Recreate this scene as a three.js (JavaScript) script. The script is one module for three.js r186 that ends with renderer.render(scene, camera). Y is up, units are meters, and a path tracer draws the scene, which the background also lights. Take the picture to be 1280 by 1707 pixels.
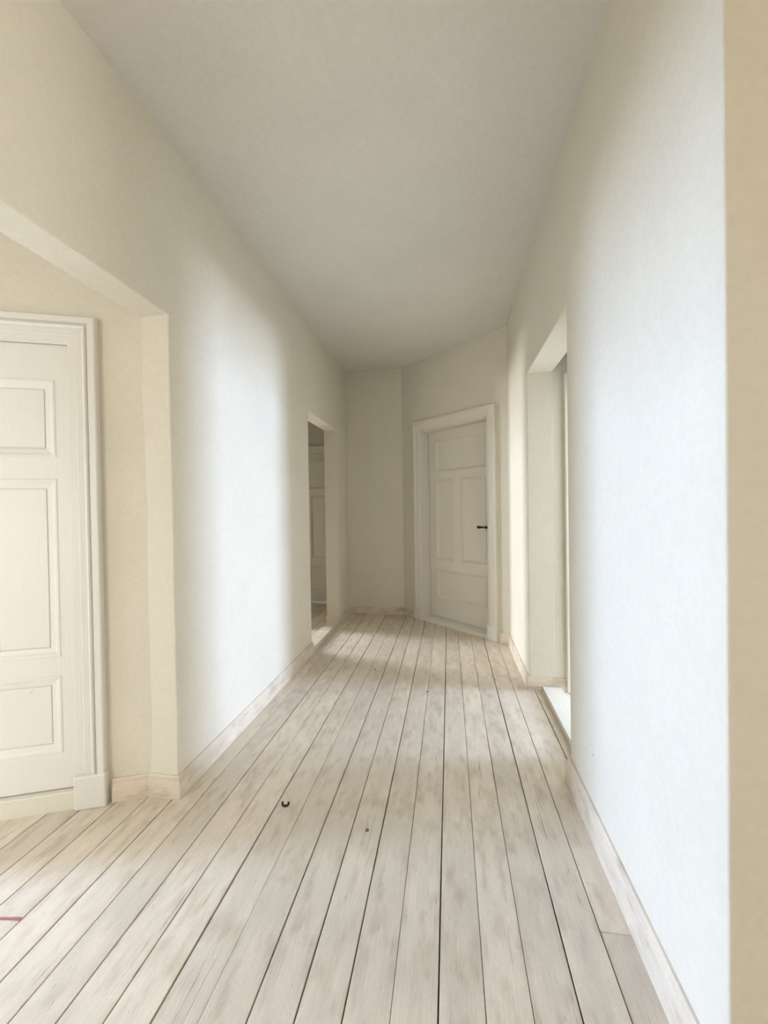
import * as THREE from 'three';
import { mergeGeometries } from 'three/addons/utils/BufferGeometryUtils.js';
import { RectAreaLightUniformsLib } from 'three/addons/lights/RectAreaLightUniformsLib.js';

// ------------------------------------------------------------------ camera, light, exposure
// World: x to the right across the corridor, y up, the corridor runs along -z. "d" below means -z.
const scene = new THREE.Scene();
const FOCAL = 680, EYE = 1.3;                                   // focal length in pixels of the 1280x1707 frame
const camera = new THREE.PerspectiveCamera(2 * Math.atan(853.5 / FOCAL) * 180 / Math.PI, 1280 / 1707, 0.05, 60);
{
  const fw = new THREE.Vector3(748.5 - 640, -(844 - 853.5), -FOCAL).normalize();   // the corridor's direction seen from the lens
  const up = new THREE.Vector3(-0.0135, 1, 0); up.addScaledVector(fw, -up.dot(fw)).normalize();
  const rt = new THREE.Vector3().crossVectors(fw, up);
  const m = new THREE.Matrix4().makeBasis(rt, up, fw.clone().negate()).transpose();
  camera.quaternion.setFromRotationMatrix(m);
  camera.position.set(0, EYE, 0);
}
scene.background = new THREE.Color().setRGB(0.55, 0.68, 0.9);
const renderer = new THREE.WebGLRenderer({ antialias: true });
renderer.toneMapping = THREE.LinearToneMapping;
renderer.toneMappingExposure = 2.43;
renderer.shadowMap.enabled = true;
RectAreaLightUniformsLib.init();
const SKY = [0.68, 0.95, 1.56], GROUND = [0.80, 0.955, 1.30], FILL_WARM = [1.0, 0.965, 0.92];     // daylight colours: open sky, street, warm tint of the added fill windows
// daylight at each window: strength of the upper (sky) and the lower (street) half; side and rear are added fill
const DAY = { left: [60, 33], right: [28, 36], far: [84, 88], side: [4.2, 6.6], rear: [1.8, 2.5] };

// ------------------------------------------------------------------ helpers
let seed = 12345;
const rnd = () => { seed = (seed * 1664525 + 1013904223) >>> 0; return seed / 4294967296; };
const rr = (a, b) => a + (b - a) * rnd();
const H = 2.97;                                                 // ceiling height
function put(o, label, category, kind, group) {
  o.userData = { label, category };
  if (kind) o.userData.kind = kind;
  if (group) o.userData.group = group;
  if (!o.parent) scene.add(o);
  return o;
}
function mesh(name, geo, mat, parent) {
  const m = new THREE.Mesh(geo, mat); m.name = name;
  if (parent) parent.add(m);
  return m;
}
function hash(i, j, s) { let h = (i * 374761393 + j * 668265263 + s * 2147483647) | 0; h = Math.imul(h ^ (h >>> 13), 1274126177); h ^= h >>> 16; return (h >>> 0) / 4294967296; }
function pnoise(x, y, px, py, s) {                              // periodic value noise, 0..1
  const xi = Math.floor(x), yi = Math.floor(y), fx = x - xi, fy = y - yi;
  const u = fx * fx * (3 - 2 * fx), v = fy * fy * (3 - 2 * fy);
  const a = ((xi % px) + px) % px, b = (a + 1) % px, c = ((yi % py) + py) % py, e = (c + 1) % py;
  const n00 = hash(a, c, s), n10 = hash(b, c, s), n01 = hash(a, e, s), n11 = hash(b, e, s);
  return (n00 * (1 - u) + n10 * u) * (1 - v) + (n01 * (1 - u) + n11 * u) * v;
}
function fbm(u, v, fx, fy, oct, s) {                            // u, v in 0..1; tileable
  let r = 0, a = 0.5, t = 0;
  for (let o = 0; o < oct; o++) { r += a * pnoise(u * fx, v * fy, fx, fy, s + o * 17); t += a; a *= 0.5; fx *= 2; fy *= 2; }
  return r / t;
}
function texture(w, h, fn, srgb) {
  const d = new Uint8Array(w * h * 4), o = [0, 0, 0];
  for (let j = 0; j < h; j++) for (let i = 0; i < w; i++) {
    fn(i / w, j / h, o); const k = (j * w + i) * 4;
    for (let c = 0; c < 3; c++) d[k + c] = Math.max(0, Math.min(255, Math.round(o[c] * 255)));
    d[k + 3] = 255;
  }
  const t = new THREE.DataTexture(d, w, h, THREE.RGBAFormat);
  t.wrapS = t.wrapT = THREE.RepeatWrapping; t.magFilter = THREE.LinearFilter; t.minFilter = THREE.LinearMipmapLinearFilter; t.generateMipmaps = true;
  if (srgb) t.colorSpace = THREE.SRGBColorSpace;
  t.needsUpdate = true; return t;
}
const wiggle = (t, s) => (pnoise(t * 3.1 + s * 7.3, s, 999, 999, 5) - 0.5) * 0.7 + (pnoise(t * 11 + s * 3.1, s, 999, 999, 9) - 0.5) * 0.3;

// ------------------------------------------------------------------ materials
const plasterTint = texture(512, 512, (u, v, o) => {
  const g = 0.975 + 0.03 * (fbm(u, v, 120, 120, 3, 61) - 0.5) + 0.03 * (fbm(u, v, 6, 6, 4, 71) - 0.5);
  o[0] = g; o[1] = g; o[2] = g;
}, true);
plasterTint.repeat.set(0.6, 0.6);
const brushBump = texture(256, 1024, (u, v, o) => { const g = 0.6 * fbm(u, v, 40, 6, 3, 91) + 0.4 * fbm(u, v, 90, 60, 2, 95); o[0] = o[1] = o[2] = g; });
brushBump.repeat.set(4, 1);
const lin = (r, g, b) => new THREE.Color().setRGB(r, g, b);
const M = {
  wall: new THREE.MeshStandardMaterial({ color: lin(0.905, 0.84, 0.695), map: plasterTint, roughness: 0.85 }),
  room: new THREE.MeshStandardMaterial({ color: lin(0.88, 0.82, 0.68), roughness: 0.9 }),
  ceiling: new THREE.MeshStandardMaterial({ color: lin(0.93, 0.89, 0.81), map: plasterTint, roughness: 0.92 }),
  trim: new THREE.MeshStandardMaterial({ color: lin(0.87, 0.815, 0.70), roughness: 0.42, bumpMap: brushBump, bumpScale: 0.0012 }),
  door: new THREE.MeshStandardMaterial({ color: lin(0.90, 0.865, 0.79), roughness: 0.4, bumpMap: brushBump, bumpScale: 0.0008 }),
  slab: new THREE.MeshStandardMaterial({ color: lin(0.72, 0.65, 0.53), roughness: 0.6 }),
  black: new THREE.MeshStandardMaterial({ color: lin(0.012, 0.011, 0.010), roughness: 0.35, metalness: 0.3 }),
  chip: new THREE.MeshStandardMaterial({ color: lin(0.035, 0.022, 0.012), roughness: 0.8 }),
  knot: new THREE.MeshStandardMaterial({ color: lin(0.17, 0.11, 0.065), roughness: 0.75 }),
  red: new THREE.MeshStandardMaterial({ color: lin(0.45, 0.17, 0.17), roughness: 0.7 }),
  scuff: new THREE.MeshStandardMaterial({ color: lin(0.45, 0.42, 0.38), roughness: 0.9 }),
  glass: new THREE.MeshPhysicalMaterial({ color: 0xffffff, transmission: 1, thickness: 0, roughness: 0, ior: 1.5 }),
};
// painted, trodden floor boards: six variants of grain, wear and dents
const plankMats = [];
for (let k = 0; k < 6; k++) {
  const tone = [1.0, 0.985, 1.015, 0.99, 1.01, 0.975][k];
  const dents = []; for (let i = 0; i < 26; i++) dents.push([rr(0.06, 0.94), rnd(), rr(0.015, 0.05)]);
  const W = 128, L = 2048, ASP = 3.3 / 0.12;
  const height = (u, v) => {
    const g = 0.5 * fbm(u, v, 34, 9, 3, 101 + k * 9) + 0.5 * fbm(u, v, 8, 60, 3, 301 + k);
    const split = Math.pow(Math.max(0, 1 - Math.abs(fbm(u, v, 12, 5, 3, 501 + k) - 0.5) * 40), 2) * Math.max(0, fbm(u, v, 3, 12, 2, 601 + k) - 0.58) * 3;
    let dn = 0;
    for (const [a, b, r] of dents) { const q = Math.hypot((u - a), (v - b) * ASP * 0.55) / r; if (q < 1) dn += (1 - q) * 0.35; }
    return { h: 0.8 - 0.3 * (0.7 - g) - split * 0.5 - dn, split, dn, g };
  };
  const bump = texture(W, L, (u, v, o) => { const q = height(u, v); o[0] = o[1] = o[2] = q.h; });
  const map = texture(W, L, (u, v, o) => {
    const q = height(u, v);
    const blotch = fbm(u, v, 2, 26, 4, 701 + k * 5), wear = Math.max(0, fbm(u, v, 4, 44, 4, 801 + k * 7) - 0.5) * 2.6;
    const grain = fbm(u, v, 44, 40, 2, 901 + k) - 0.5, speck = fbm(u, v, 64, 1100, 1, 951 + k);
    const w = Math.min(1, wear * (0.25 + 0.9 * speck));
    const b = tone * (1 + 0.12 * (blotch - 0.5) + 0.05 * grain + 0.05 * (speck - 0.5)) * (1 - 0.3 * Math.min(1, q.split * 1.4) - 0.08 * Math.min(1, q.dn * 2));
    o[0] = b * (0.916 - 0.115 * w); o[1] = b * (0.862 - 0.132 * w); o[2] = b * (0.780 - 0.150 * w);
  }, true);
  plankMats.push(new THREE.MeshStandardMaterial({ color: 0xffffff, map, bumpMap: bump, bumpScale: 0.0018, roughness: 0.52 }));
}

// ------------------------------------------------------------------ walls
// A wall face runs from A to B (plan points [x, d]); the room it faces lies on the side of (dd, -dx).
function frameOf(A, B) {
  const dx = B[0] - A[0], dd = B[1] - A[1], L = Math.hypot(dx, dd), ux = dx / L, ud = dd / L;
  const m = new THREE.Matrix4().makeBasis(new THREE.Vector3(ux, 0, -ud), new THREE.Vector3(0, 1, 0), new THREE.Vector3(ud, 0, ux));
  m.setPosition(A[0], 0, -A[1]);
  return { m, L };
}
let wallNo = 0;
// notches: openings down to the floor [s0, s1, height]; holes: [s0, s1, y0, y1]
function wallGeo(A, B, thick, notches = [], holes = [], rough = 0.004, e0 = 0, e1 = 0, b = 0.006) {
  const { m, L } = frameOf(A, B), bottom = -0.12, top = H + 0.04, id = ++wallNo;
  const pts = [];
  const line = (x0, y0, x1, y1, amp) => {
    const n = amp ? Math.max(1, Math.round(Math.hypot(x1 - x0, y1 - y0) / 0.11)) : 1;
    const lx = (y1 - y0), ly = -(x1 - x0), ll = Math.hypot(lx, ly);
    for (let i = 0; i < n; i++) {
      const t = i / n, k = amp && i ? amp * 2 * wiggle(t * ll, id + pts.length * 0.01 | 0) : 0;
      pts.push(new THREE.Vector2(x0 + (x1 - x0) * t + lx / ll * k, y0 + (y1 - y0) * t + ly / ll * k));
    }
  };
  let x = -e0;
  const ns = [...notches].sort((a, b) => a[0] - b[0]);
  for (const [s0, s1, hh] of ns) {
    line(x, bottom, s0, bottom, 0); line(s0, bottom, s0, hh, rough); line(s0, hh, s1, hh, rough); line(s1, hh, s1, bottom, rough); x = s1;
  }
  line(x, bottom, L + e1, bottom, 0); line(L + e1, bottom, L + e1, top, 0); line(L + e1, top, -e0, top, 0); line(-e0, top, -e0, bottom, 0);
  const sh = new THREE.Shape(pts);
  for (const [s0, s1, y0, y1] of holes) sh.holes.push(new THREE.Path([[s0, y0], [s0, y1], [s1, y1], [s1, y0]].map(p => new THREE.Vector2(...p))));
  const g = new THREE.ExtrudeGeometry(sh, { depth: thick - 2 * b, bevelEnabled: true, bevelThickness: b, bevelSize: b, bevelOffset: -b, bevelSegments: 3, curveSegments: 1 });
  g.translate(0, 0, -(thick - b)); g.applyMatrix4(m);
  return g;
}
function wall(name, label, A, B, thick, o = {}) {
  return put(mesh(name, wallGeo(A, B, thick, o.notches, o.holes, o.rough ?? 0.004, o.e0 ?? 0, o.e1 ?? 0, o.bevel ?? 0.006), o.mat || M.wall), label, 'wall', 'structure');
}
const XL = -1.232, XR = 0.547, REAR = -1.6;
// corridor
wall('wall_left', 'long cream plaster corridor wall with a wide square opening and a dark doorway', [XL, REAR], [XL, 5.45], 0.148,
  { notches: [[-0.55 - REAR, 1.668 - REAR, 2.18], [3.495 - REAR, 4.435 - REAR, 2.172]] });
wall('wall_end', 'narrow cream wall at the corridor end beside the panelled door', [-1.30, 4.9], [-0.52, 4.9], 0.12);
const EA = [-0.552, 4.902], EB = [0.547, 3.938];               // the slanting wall at the end, with the door
wall('wall_slanted', 'slanting cream wall around the far panelled door with a black lever', EA, EB, 0.2, { notches: [[0.316, 1.24, 2.15]], e0: 0.05, e1: 0.12, rough: 0 });
wall('wall_right', 'long cream plaster corridor wall with a bright tall doorway', [XR, 4.06], [XR, 0.915], 0.17, { notches: [[4.06 - 2.992, 4.06 - 2.008, 2.222]] });
{
  const w = scene.getObjectByName('wall_right');
  for (const [d, y, a, b] of [[1.70, 0.315, 0.004, 0.008], [1.735, 0.335, 0.002, 0.006], [1.715, 0.295, 0.003, 0.003]]) {   // small chips in the plaster
    const g = new THREE.CircleGeometry(1, 9); g.scale(b, a, 1); g.rotateZ(0.6); g.rotateY(-Math.PI / 2); g.translate(XR - 0.0006, y, -d); mesh('chip', g, M.scuff, w);
  }
}
wall('wall_return', 'dim beige wall return at the near corner of the corridor', [XR + 0.012, 0.918], [5.4, 0.918], 0.15);
// hall behind the camera
wall('wall_hall_side', 'plain cream hall wall behind the corridor corner', [5.2, 1.0], [5.2, REAR - 0.1], 0.3, { holes: [[0.3, 1.5, 0.8, 2.45]], mat: M.room });
wall('wall_rear', 'plain cream hall wall facing down the corridor', [5.4, REAR], [-2.6, REAR], 0.15, { holes: [[6.8, 7.8, 0.5, 1.9]], mat: M.room });
// vestibule on the left, with the slanting door wall
const DC = Math.cos(22 * Math.PI / 180), DS = Math.sin(22 * Math.PI / 180);
const VB = [-1.373, 1.664], VL = 1.22, VA = [VB[0] - DC * VL, VB[1] - DS * VL];
wall('wall_vestibule', 'slanting cream wall around the white panelled door in the side vestibule', VA, VB, 0.16, { notches: [[VL - 1.09, VL - 0.285, 2.035]], e0: 0.1, e1: 0.03, rough: 0 });
wall('wall_vestibule_side', 'cream vestibule wall with a doorway to the window room', [-2.46, REAR - 0.1], [-2.46, 1.35], 0.14, { notches: [[0.36 - REAR + 0.1, 0.97 - REAR + 0.1, 2.1]], mat: M.room });
// window room on the left
wall('wall_room_window', 'cream outer wall of the side room with a window', [-6.3, -1.9], [-6.3, 1.9], 0.3, { holes: [[1.9 - 0.42, 1.9 + 0.2, 0.9, 2.8]], mat: M.room });
wall('wall_room_far', 'cream side room wall backing the vestibule door', [-6.4, 1.7], [-2.5, 1.7], 0.12, { mat: M.room });
wall('wall_room_near', 'cream side room wall on the hall side', [-2.5, -1.7], [-6.4, -1.7], 0.12, { mat: M.room });
// little dark hall behind the far left doorway, and the room that lights it
wall('wall_dark_hall', 'dim hall wall around the dim panelled door', [-2.6, 5.3], [-1.36, 5.3], 0.15, { notches: [[0.30, 1.10, 2.05]], rough: 0 });
wall('wall_dark_hall_side', 'dim hall wall with a doorway to a window room', [-2.5, 1.9], [-2.5, 5.4], 0.14, { notches: [[1.97, 2.43, 2.05]], mat: M.room });
wall('wall_dark_hall_near', 'dim hall wall nearest the corridor opening', [-1.36, 1.97], [-2.6, 1.97], 0.1, { mat: M.room });
wall('wall_back_room_window', 'cream outer wall of the back room with a window', [-6.0, 1.8], [-6.0, 9.2], 0.3, { holes: [[2.77, 3.23, 0.85, 2.6]], mat: M.room });
wall('wall_back_room_far', 'cream back room wall beside its window', [-6.1, 9.0], [-2.55, 9.0], 0.12, { mat: M.room });
wall('wall_back_room_near', 'cream back room wall opposite its window corner', [-2.55, 1.95], [-6.1, 1.95], 0.12, { mat: M.room });
wall('wall_back_room_inner', 'long cream back room wall beyond the dim hall', [-2.62, 9.1], [-2.62, 5.25], 0.12, { mat: M.room });
// room behind the right doorway
wall('wall_stub', 'short cream wall flush with the right doorway reveal', [0.70, 2.9925], [0.97, 2.9925], 0.12, { bevel: 0.0006 });
wall('wall_inner', 'cream inner wall with a narrower doorway just inside the right doorway', [0.95, 3.12], [0.95, 1.2], 0.1, { notches: [[3.12 - 2.985, 3.12 - 2.26, 2.14]], mat: M.room });
wall('wall_day_room_window', 'cream outer wall of the bright day room with a window', [5.7, 4.6], [5.7, 1.1], 0.3, { holes: [[4.6 - 3.5, 4.6 - 2.62, 0.8, 2.45]], mat: M.room });
wall('wall_day_room_far', 'cream day room wall on the far side', [0.6, 4.45], [5.8, 4.45], 0.12, { mat: M.room });
wall('wall_day_room_near', 'cream day room wall on the hall side', [5.8, 1.25], [0.6, 1.25], 0.12, { mat: M.room });
// ceiling
{
  const g = new THREE.BoxGeometry(12.9, 0.2, 11.4); g.translate(-0.3, H + 0.1, -3.7);
  const p = g.attributes.position, n = g.attributes.normal, uv = g.attributes.uv;
  for (let i = 0; i < p.count; i++) if (Math.abs(n.getY(i)) > 0.5) uv.setXY(i, p.getX(i), p.getZ(i));
  put(mesh('ceiling', g, M.ceiling), 'flat cream ceiling with a fine rough texture', 'ceiling', 'structure');
}

// ------------------------------------------------------------------ floor boards
const floor = put(new THREE.Group(), 'pale worn painted floorboards running down the corridor', 'floor', 'structure'); floor.name = 'floor';
{
  const g = new THREE.BoxGeometry(12.6, 0.05, 11.2); g.translate(-0.3, -0.125, -3.7); mesh('subfloor', g, M.slab, floor);
  for (const [x0, x1, d0, d1] of [[-6.35, -2.47, -1.75, 1.75], [-6.05, -2.51, 1.9, 9.05], [1.20, 5.75, 1.2, 4.5], [0.56, 5.3, REAR, 0.93]]) {
    const s = new THREE.BoxGeometry(x1 - x0, 0.04, d1 - d0); s.translate((x0 + x1) / 2, -0.022, -(d0 + d1) / 2); mesh('room_floor', s, M.slab, floor);
  }
}
let plankNo = 0;
function plank(x0, x1, d0, d1, gapL, gapR) {
  const n = Math.max(2, Math.round((d1 - d0) / 0.4)), id = ++plankNo, T = 0.025;
  const cup = rr(-0.0012, 0.0004), lift = rr(-0.0012, 0.0006), tilt = rr(-0.0006, 0.0006);
  const prof = [[0, -T], [0, -0.0015], [0.010, 0], [0.3, 1], [0.5, 2], [0.7, 1], [0.990, 0], [1, -0.0015], [1, -T]];
  const pos = [], uv = [], idx = [], v0 = rnd();
  for (let i = 0; i <= n; i++) {
    const t = i / n, d = d0 + (d1 - d0) * t;
    const a = x0 + gapL / 2 + 0.0022 * wiggle(d, id), b = x1 - gapR / 2 + 0.0022 * wiggle(d, id + 50);
    const bow = 0.0012 * wiggle(d * 0.5, id + 90);
    for (const [u, k] of prof) {
      const y = k < -0.01 ? -T : (k > 0.5 ? cup * (k === 2 ? 1 : 0.75) : k) + lift + bow + tilt * (u - 0.5) * 2;
      pos.push(a + (b - a) * u, y, -d); uv.push(u, d / 3.3 + v0);
    }
  }
  const P = prof.length;
  for (let i = 0; i < n; i++) for (let j = 0; j < P - 1; j++) { const q = i * P + j; idx.push(q, q + 1, q + P, q + 1, q + P + 1, q + P); }
  for (const q of [0, n * P]) for (let j = 1; j < P - 1; j++) q ? idx.push(q, q + j, q + j + 1) : idx.push(q, q + j + 1, q + j);
  const g = new THREE.BufferGeometry();
  g.setAttribute('position', new THREE.Float32BufferAttribute(pos, 3)); g.setAttribute('uv', new THREE.Float32BufferAttribute(uv, 2)); g.setIndex(idx);
  g.computeVertexNormals();
  return mesh('plank', g, plankMats[Math.floor(rnd() * 6)], floor);
}
let knotPlank;
{
  const STEP = 0.1203, X0 = -0.045;
  const gaps = {}; const gap = k => gaps[k] ?? (gaps[k] = 0.0012 + 0.0035 * Math.pow(rnd(), 1.6));
  gaps[0] = 0.0042; gaps[-10] = 0.006; gaps[-9] = 0.0015; gaps[-8] = 0.0045; gaps[-6] = 0.0055; gaps[-2] = 0.0042; gaps[-4] = 0.004; gaps[3] = 0.0045; gaps[2] = 0.002; gaps[-5] = 0.0018; gaps[-3] = 0.0035;
  for (let k = -20; k <= 9; k++) {
    const x0 = X0 + STEP * k, x1 = x0 + STEP;
    if (x1 < -2.44) continue;
    if (k === 4) {                                            // the last board along the right wall, butt-jointed
      plank(x0, XR + 0.03, REAR, 1.310, 0.003, 0.002).position.y = -0.0015; plank(x0, XR + 0.03, 1.3145, 4.2, gap(4), 0.002);
    } else if (k >= 5) {
      plank(Math.max(x0, XR + 0.032), x1, 1.3, 4.4, gap(k), gap(k + 1));
    } else if (x0 < -1.40) {
      plank(x0, x1, REAR, 1.68, gap(k), gap(k + 1)); plank(x0, x1, 1.95, 5.4, gap(k), gap(k + 1));
    } else {
      const p = plank(x0, x1, REAR, k < -9 ? 5.4 : 5.0, gap(k), gap(k + 1));
      if (k === -3) knotPlank = p;
    }
  }
}
function blob(name, mat, x, d, r, hgt, parent, seedN, squash = 0.7) {      // a low irregular disc
  const s = new THREE.Shape(), n = 14;
  for (let i = 0; i < n; i++) { const a = i / n * Math.PI * 2, q = r * (0.75 + 0.5 * hash(i, seedN, 3)); s[i ? 'lineTo' : 'moveTo'](Math.cos(a) * q * squash, Math.sin(a) * q); }
  const g = new THREE.ExtrudeGeometry(s, { depth: hgt, bevelEnabled: true, bevelSize: r * 0.15, bevelThickness: hgt * 0.4, bevelSegments: 1, curveSegments: 1 });
  g.rotateX(-Math.PI / 2); g.translate(x, 0, -d);
  return mesh(name, g, mat, parent);
}
blob('knot', M.knot, -0.343, 1.595, 0.007, 0.0006, knotPlank, 1);

// ------------------------------------------------------------------ skirting and sills
function sweep(path, prof, closeEnds = true) {                  // prof: [out, up] points; path: plan points, room on the (dd,-dx) side, mitred
  const n = path.length, pos = [], uv = [], idx = [], P = prof.length; let run = 0;
  const nor = i => { const dx = path[i + 1][0] - path[i][0], dd = path[i + 1][1] - path[i][1], l = Math.hypot(dx, dd); return [dd / l, -dx / l]; };
  const rows = [];
  for (let i = 0; i < n; i++) {
    const a = nor(Math.max(0, i - 1)), b = nor(Math.min(n - 2, i));
    const mx = a[0] + b[0], md = a[1] + b[1], k = 2 / (mx * mx + md * md);
    rows.push([mx * k, md * k]);
  }
  const quad = [];
  for (let i = 0; i < n - 1; i++) {                             // every stretch keeps its own vertices, so corners stay crisp
    const l = Math.hypot(path[i + 1][0] - path[i][0], path[i + 1][1] - path[i][1]), base = pos.length / 3;
    const m = Math.max(1, Math.round(l / 0.2));
    for (let s = 0; s <= m; s++) {
      const t = s / m;
      for (const [o, u] of prof) {
        const ax = path[i][0] + rows[i][0] * o, ad = path[i][1] + rows[i][1] * o, bx = path[i + 1][0] + rows[i + 1][0] * o, bd = path[i + 1][1] + rows[i + 1][1] * o;
        const wob = u > 0.02 && s && s < m ? 0.0025 * wiggle(run + l * t, 7) : 0;
        pos.push(ax + (bx - ax) * t, u + wob, -(ad + (bd - ad) * t)); uv.push((u + o) * 8, (run + l * t) / 3.3);
      }
      if (s) for (let j = 0; j < P - 1; j++) { const q = base + (s - 1) * P + j; idx.push(q, q + P, q + 1, q + 1, q + P, q + P + 1); }
    }
    run += l;
    if (closeEnds && (i === 0 || i === n - 2)) {
      if (i === 0) for (let j = 1; j < P - 1; j++) idx.push(base, base + j, base + j + 1);
      if (i === n - 2) { const e = base + m * P; for (let j = 1; j < P - 1; j++) idx.push(e, e + j + 1, e + j); }
    }
  }
  const g = new THREE.BufferGeometry();
  g.setAttribute('position', new THREE.Float32BufferAttribute(pos, 3)); g.setAttribute('uv', new THREE.Float32BufferAttribute(uv, 2)); g.setIndex(idx);
  const f = g.toNonIndexed(); f.computeVertexNormals(); return f;
}
const skirt = (h, t) => [[0, -0.004], [t, -0.004], [t, 0.012], [t * 0.8, h * 0.72], [t * 0.62, h * 0.78], [t * 0.6, h * 0.92], [t * 0.4, h], [0, h]];
const ptEnd = s => { const L = Math.hypot(EB[0] - EA[0], EB[1] - EA[1]); return [EA[0] + (EB[0] - EA[0]) * s / L, EA[1] + (EB[1] - EA[1]) * s / L]; };
const ptVest = s => [VB[0] - DC * s, VB[1] - DS * s];
const baseOf = (name, label, path, h, t) => put(mesh(name, sweep(path, skirt(h, t)), plankMats[0]), label, 'baseboard', 'structure');
baseOf('baseboard_left', 'painted skirting board under the bright patch of the left corridor wall', [ptVest(0.15), [VB[0], VB[1] + 0.004], [XL, 1.668], [XL, 3.495], [XL - 0.05, 3.495]], 0.098, 0.02);
baseOf('baseboard_end', 'painted skirting board around the narrow end wall', [[XL - 0.155, 4.435], [XL, 4.435], [XL, 4.9], EA, ptEnd(0.216)], 0.085, 0.02);
baseOf('baseboard_right', 'painted skirting board between the far door and the bright doorway', [ptEnd(1.34), EB, [XR, 2.992], [0.79, 2.9925]], 0.09, 0.02);
baseOf('baseboard_near', 'tall painted skirting board below the brightest wall', [[XR + 0.09, 2.008], [XR, 2.008], [XR, 0.915], [5.2, 0.918]], 0.118, 0.02);
baseOf('baseboard_dark_hall', 'dim skirting board below the dim hall door', [[-2.5, 2.0], [-2.5, 3.84]], 0.085, 0.02);
function bar(x0, x1, y0, y1, z0, z1, b = 0.004) {              // a box with chamfered edges, in local axes
  const s = new THREE.Shape([[x0, y0], [x1, y0], [x1, y1], [x0, y1]].map(p => new THREE.Vector2(...p)));
  const g = new THREE.ExtrudeGeometry(s, { depth: z1 - z0 - 2 * b, bevelEnabled: true, bevelSize: b, bevelThickness: b, bevelOffset: -b, bevelSegments: 2, curveSegments: 1 });
  g.translate(0, 0, z0 + b); return g;
}
put(mesh('trim_1', bar(0.628, 0.752, -0.02, 0.034, -2.985, -2.012), M.trim), 'raised white sill board across the bright right doorway', 'sill', 'structure');
put(mesh('trim_2', bar(-1.352, -1.232, -0.02, 0.036, -4.43, -3.50), plankMats[2]), 'raised worn sill board across the dark left doorway', 'sill', 'structure');

// ------------------------------------------------------------------ doors
function strip(prof, lo, hi, place) {                           // prof: [u, z]; lo(u), hi(u) the two ends along v; place(u, v, z) -> xyz
  const pos = [], uv = [], idx = [];
  for (let j = 0; j < prof.length - 1; j++) {
    const b = pos.length / 3;
    for (const q of [prof[j], prof[j + 1]]) for (const v of [lo(q[0]), hi(q[0])]) { pos.push(...place(q[0], v, q[1])); uv.push(q[0] + q[1], v); }
    idx.push(b, b + 2, b + 1, b + 1, b + 2, b + 3);
  }
  const g = new THREE.BufferGeometry();
  g.setAttribute('position', new THREE.Float32BufferAttribute(pos, 3)); g.setAttribute('uv', new THREE.Float32BufferAttribute(uv, 2)); g.setIndex(idx);
  g.computeVertexNormals(); return g;
}
function panelGeo(x0, x1, y0, y1, rings) {                      // rings: [inset, z], then a flat field
  const pos = [], uv = [], idx = [];
  const corner = (k, r) => [[x0 + r, y0 + r], [x1 - r, y0 + r], [x1 - r, y1 - r], [x0 + r, y1 - r]][k];
  for (let j = 0; j < rings.length - 1; j++) for (let k = 0; k < 4; k++) {
    const b = pos.length / 3, a = rings[j], c = rings[j + 1];
    for (const [q, kk] of [[a, k], [a, (k + 1) % 4], [c, (k + 1) % 4], [c, k]]) { const [x, y] = corner(kk, q[0]); pos.push(x, y, q[1]); uv.push(x, y); }
    idx.push(b, b + 1, b + 2, b, b + 2, b + 3);
  }
  const l = rings[rings.length - 1], b = pos.length / 3;
  for (let k = 0; k < 4; k++) { const [x, y] = corner(k, l[0]); pos.push(x, y, l[1]); uv.push(x, y); }
  idx.push(b, b + 1, b + 2, b, b + 2, b + 3);
  const g = new THREE.BufferGeometry();
  g.setAttribute('position', new THREE.Float32BufferAttribute(pos, 3)); g.setAttribute('uv', new THREE.Float32BufferAttribute(uv, 2)); g.setIndex(idx);
  g.computeVertexNormals(); return g;
}
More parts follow.
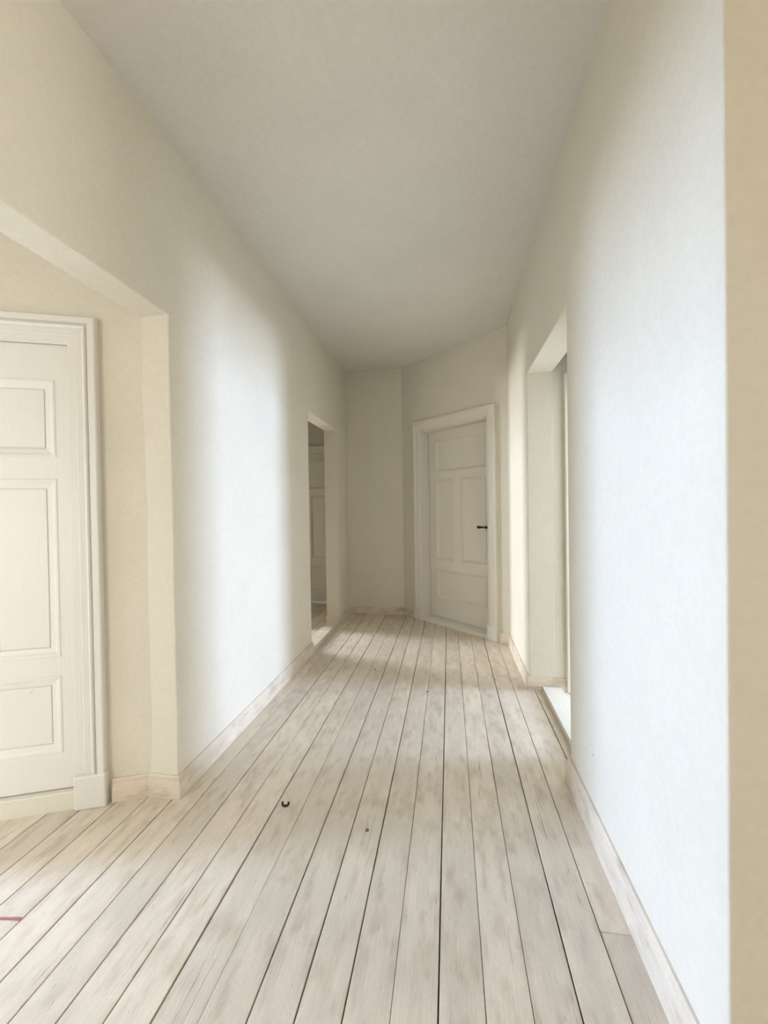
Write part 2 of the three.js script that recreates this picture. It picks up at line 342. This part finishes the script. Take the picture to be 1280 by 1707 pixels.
// o: opening x0..x1 up to top; leaf lx0..lx1, ly0..ly1, set back by set; panels [x0,x1,y0,y1]; casing width cw; plinth height ph; wall depth
function makeDoor(name, label, A, B, o) {
  const t = new THREE.Group(); t.name = name; t.applyMatrix4(frameOf(A, B).m);
  put(t, label, 'door', 'structure');
  const c = o.casing, cw = c[c.length - 1][0];
  if (o.left !== false) mesh('casing', strip(c, () => o.ph, u => o.top + u, (u, v, z) => [o.x0 - u, v, z]), o.mat, t);
  mesh('casing', strip(c, () => o.ph, u => o.top + u, (u, v, z) => [o.x1 + u, v, z]), o.mat, t);
  mesh('casing', strip(c, u => o.x0 - u, u => o.x1 + u, (u, v, z) => [v, o.top + u, z]), o.mat, t);
  for (const s of [0, 1]) {
    const a = s ? o.x1 - 0.002 : o.x0 - cw - 0.004, b = s ? o.x1 + cw + 0.004 : o.x0 + 0.002;
    mesh('plinth', bar(a, b, 0, o.ph, -0.01, o.pz, 0.006), o.mat, t);
  }
  const dz = -o.depth;                                          // lining of the opening
  mesh('jamb', bar(o.x0 - 0.015, o.x0, 0.0, o.top, dz, 0.003, 0.002), o.mat, t);
  mesh('jamb', bar(o.x1, o.x1 + 0.015, 0.0, o.top, dz, 0.003, 0.002), o.mat, t);
  mesh('head_lining', bar(o.x0 - 0.015, o.x1 + 0.015, o.top, o.top + 0.015, dz, 0.003, 0.002), o.mat, t);
  mesh('threshold', bar(o.x0, o.x1, -0.01, o.sill, dz, o.sillz, 0.005), M.trim, t);
  const T = 0.042, z1 = -o.set, z0 = z1 - T, ps = o.panels;
  // stiles, rails and muntin of the leaf from a shape with a hole for each panel
  const sh = new THREE.Shape([[o.lx0, o.ly0], [o.lx1, o.ly0], [o.lx1, o.ly1], [o.lx0, o.ly1]].map(p => new THREE.Vector2(...p)));
  for (const [a, b, p, q] of ps) sh.holes.push(new THREE.Path([[a, p], [a, q], [b, q], [b, p]].map(w => new THREE.Vector2(...w))));
  const lg = new THREE.ExtrudeGeometry(sh, { depth: T - 0.004, bevelEnabled: true, bevelSize: 0.002, bevelThickness: 0.002, bevelOffset: -0.002, bevelSegments: 1, curveSegments: 1 });
  lg.translate(0, 0, z0 + 0.002);
  const leaf = mesh('leaf', lg, o.mat, t);
  for (const [a, b, p, q] of ps) mesh('panel', panelGeo(a - 0.003, b + 0.003, p - 0.003, q + 0.003, o.rings.map(([r, z]) => [r, z1 + z])), o.mat, leaf);
  const backer = bar(o.lx0 + 0.02, o.lx1 - 0.02, o.ly0 + 0.02, o.ly1 - 0.02, z0 + 0.002, z0 + 0.014, 0.002); mesh('leaf_back', backer, o.mat, leaf);
  if (o.handle) {
    const [hx, hy, len] = o.handle, gs = [];
    const rose = new THREE.CylinderGeometry(0.021, 0.023, 0.009, 28); rose.rotateX(Math.PI / 2); rose.translate(hx, hy, z1 + 0.0045); gs.push(rose);
    const neck = new THREE.CylinderGeometry(0.0085, 0.010, 0.045, 18); neck.rotateX(Math.PI / 2); neck.translate(hx, hy, z1 + 0.028); gs.push(neck);
    const lv = new THREE.LatheGeometry([[0, -0.012], [0.008, -0.011], [0.011, -0.004], [0.010, 0.006], [0.0065, 0.014], [0.006, 0.03], [0.0085, len * 0.55], [0.0115, len * 0.82], [0.0095, len * 0.95], [0.004, len], [0, len + 0.001]].map(p => new THREE.Vector2(...p)), 22);
    lv.scale(1.25, 1, 1.0); lv.rotateZ(Math.PI / 2); lv.translate(hx, hy + 0.002, z1 + 0.052); gs.push(lv);
    const h = mesh('handle', mergeGeometries(gs.map(g => g.toNonIndexed())), M.black, leaf);
    h.userData.label = 'black lever handle with a round rose';
  }
  return t;
}
const ringsWide = [[0, 0.0], [0.004, 0.003], [0.012, 0.0025], [0.022, -0.0025], [0.036, -0.005], [0.040, -0.006], [0.0425, -0.012], [0.0455, -0.012], [0.047, -0.007]];
const ringsFine = [[0, 0.0], [0.003, 0.005], [0.012, 0.005], [0.016, -0.008], [0.030, -0.018], [0.036, -0.018]];
const casingStep = [[0, -0.003], [0, 0.009], [0.002, 0.012], [0.033, 0.010], [0.034, 0.018], [0.037, 0.021], [0.062, 0.018], [0.063, 0.026], [0.068, 0.034], [0.074, 0.036], [0.079, 0.032], [0.081, 0.024], [0.0865, 0.024], [0.088, 0.036], [0.112, 0.036], [0.117, 0.032], [0.118, 0]];
const casingPlain = [[0, 0], [0, 0.012], [0.004, 0.016], [0.022, 0.016], [0.026, 0.022], [0.072, 0.026], [0.078, 0.034], [0.086, 0.036], [0.090, 0.032], [0.104, 0.034], [0.108, 0.030], [0.108, 0]];
// the white door in the side vestibule
{
  const X = s => VL - s;
  const d1 = makeDoor('door_1', 'bright white four-panel door with a stepped casing in the side vestibule', VA, VB, {
    x0: X(1.075), x1: X(0.287), top: 2.03, lx0: X(1.072), lx1: X(0.2905), ly0: 0.0815, ly1: 2.0315, set: 0.004, depth: 0.14, ph: 0.146, pz: 0.042, sill: 0.078, sillz: 0.024,
    casing: casingStep, mat: M.door, rings: ringsWide,
    panels: [[X(1.015), X(0.345), 1.54, 1.875], [X(0.615), X(0.345), 0.668, 1.443], [X(1.015), X(0.745), 0.668, 1.443], [X(1.015), X(0.345), 0.243, 0.58]] });
  const leaf = d1.children.find(c => c.name === 'leaf');
  const sc = bar(-0.011, 0.011, -0.0008, 0.0008, 0, 0.0006, 0.0002); sc.rotateZ(0.75); sc.translate(X(0.462), 0.519, -0.004 - 0.0072);
  mesh('scratch', sc, M.scuff, leaf);
}
// the door on the slanting end wall
makeDoor('door_2', 'cream panelled door with a black lever handle on the slanting end wall', EA, EB, {
  x0: 0.324, x1: 1.232, top: 2.165, lx0: 0.328, lx1: 1.228, ly0: 0.04, ly1: 2.16, set: 0.125, depth: 0.18, ph: 0.142, pz: 0.040, sill: 0.034, sillz: 0.022,
  casing: casingPlain, mat: M.trim, rings: ringsFine,
  panels: [[0.425, 1.115, 1.69, 2.035], [0.425, 0.677, 0.69, 1.60], [0.793, 1.115, 0.69, 1.60], [0.425, 1.115, 0.255, 0.58]], handle: [1.150, 1.08, 0.108] });
// the dim door in the dim hall
makeDoor('door_3', 'dim panelled door seen through the dark left doorway', [-2.6, 5.3], [-1.36, 5.3], {
  x0: 0.31, x1: 1.09, top: 2.04, lx0: 0.314, lx1: 1.086, ly0: 0.03, ly1: 2.036, set: 0.02, depth: 0.13, ph: 0.14, pz: 0.03, sill: 0.02, sillz: 0.0,
  casing: casingPlain.map(([u, z]) => [u, z * 0.8]), mat: M.trim, rings: ringsFine,
  panels: [[0.40, 1.0, 1.56, 1.94], [0.40, 0.66, 0.62, 1.47], [0.74, 1.0, 0.62, 1.47], [0.40, 1.0, 0.22, 0.52]] });
// casing just inside the right doorway
{
  const t = put(new THREE.Group(), 'slim white door casing with a plinth just inside the right doorway', 'door casing', 'structure'); t.name = 'trim_3';
  t.position.set(0.79, 0, -2.992);
  mesh('plinth', bar(0, 0.112, 0, 0.14, 0, 0.032, 0.005), M.trim, t);
  mesh('casing', strip(casingPlain.slice().map(([u, z]) => [u, z]), () => 0.14, () => 2.2, (u, v, z) => [0.108 - u, v, z]), M.trim, t);
}

// ------------------------------------------------------------------ windows (outside the frame; the daylight enters here, the last two are added fill)
function makeWindow(name, label, A, B, s0, s1, y0, y1, day, upper = SKY, lower = GROUND) {
  const t = new THREE.Group(); t.name = name; t.applyMatrix4(frameOf(A, B).m); put(t, label, 'window', 'structure');
  const z = -0.14, f = 0.05;
  for (const [a, b, c, e] of [[s0, s0 + f, y0, y1], [s1 - f, s1, y0, y1], [s0 + f, s1 - f, y0, y0 + f], [s0 + f, s1 - f, y1 - f, y1]]) mesh('window_frame', bar(a, b, c, e, z - 0.05, z, 0.003), M.trim, t);
  const pg = new THREE.BoxGeometry(s1 - s0 - 2 * f, y1 - y0 - 2 * f, 0.004); pg.translate((s0 + s1) / 2, (y0 + y1) / 2, z - 0.03); mesh('pane', pg, M.glass, t);
  mesh('window_sill', bar(s0 - 0.04, s1 + 0.04, y0 - 0.03, y0, z, 0.05, 0.004), M.trim, t);
  const ym = (y0 + y1) / 2, w = s1 - s0 - 2 * f;
  [[ym, y1 - f, upper, day[0]], [y0 + f, ym, lower, day[1]]].forEach(([a, b, col, I]) => {
    const l = new THREE.RectAreaLight(new THREE.Color().setRGB(...col), I, w, b - a);
    l.position.set((s0 + s1) / 2, (a + b) / 2, z + 0.01); l.rotation.y = Math.PI; l.name = 'daylight'; t.add(l);
  });
  return t;
}
makeWindow('window_1', 'narrow tall window of the side room', [-6.3, -1.9], [-6.3, 1.9], 1.48, 2.1, 0.9, 2.8, DAY.left, SKY, [0.74, 0.955, 1.38]);
makeWindow('window_2', 'tall window of the bright day room', [5.7, 4.6], [5.7, 1.1], 1.1, 1.98, 0.8, 2.45, DAY.right);
makeWindow('window_3', 'narrow window of the back room', [-6.0, 1.8], [-6.0, 9.2], 2.77, 3.23, 0.85, 2.6, DAY.far, [0.82, 0.96, 1.25], [0.95, 0.97, 0.99]);
makeWindow('window_4', 'added unseen fill window around the near corner of the corridor', [5.2, 1.0], [5.2, REAR - 0.1], 0.3, 1.5, 0.8, 2.45, DAY.side, FILL_WARM, FILL_WARM);  // unseen window added to lift the ambient light of hall and corridor
makeWindow('window_5', 'added low fill window that brightens the white panelled door', [5.4, REAR], [-2.6, REAR], 6.8, 7.8, 0.5, 1.9, DAY.rear, FILL_WARM, FILL_WARM);  // unseen window added to brighten the vestibule, its door and jamb

// ------------------------------------------------------------------ small things on the floor
{
  const c = new THREE.CatmullRomCurve3([[-0.010, 0.012, 0.0], [-0.011, 0.006, 0.002], [-0.006, 0.003, 0.004], [0.004, 0.0032, 0.004], [0.010, 0.006, 0.001], [0.009, 0.012, -0.003]].map(p => new THREE.Vector3(...p)));
  const g = new THREE.TubeGeometry(c, 24, 0.0036, 7, false);
  const t = mesh('bark_curl', g, M.chip); t.scale.setScalar(1.3); t.position.set(-0.724, 0.0, -1.679);
  put(t, 'dark curled scrap of bark lying alone on the floorboards', 'scrap');
  const a = blob('crumb', M.chip, -0.604, 3.203, 0.007, 0.003); put(a, 'tiny dark crumb on the floorboards near the dark doorway', 'crumb');
  const b = blob('crumb_001', M.chip, -0.169, 2.861, 0.005, 0.003, undefined, 4); put(b, 'tiny dark crumb in the light band on the floorboards', 'crumb');
  const s = new THREE.Shape([[-0.12, -0.006], [-0.05, -0.0055], [0.0, -0.0075], [0.004, -0.001], [0.0, 0.003], [-0.04, 0.001], [-0.12, 0.0]].map(p => new THREE.Vector2(...p)));
  const rg = new THREE.ExtrudeGeometry(s, { depth: 0.0012, bevelEnabled: false }); rg.rotateX(-Math.PI / 2); rg.rotateY(0.12);
  const r = mesh('tape_strip', rg, M.red); r.position.set(-1.372, 0.0012, -1.09); put(r, 'thin faded red strip of tape stuck on the bright floorboards', 'tape');
}
scene.traverse(o => { if (o.isMesh) { o.castShadow = true; o.receiveShadow = true; } });
renderer.render(scene, camera);
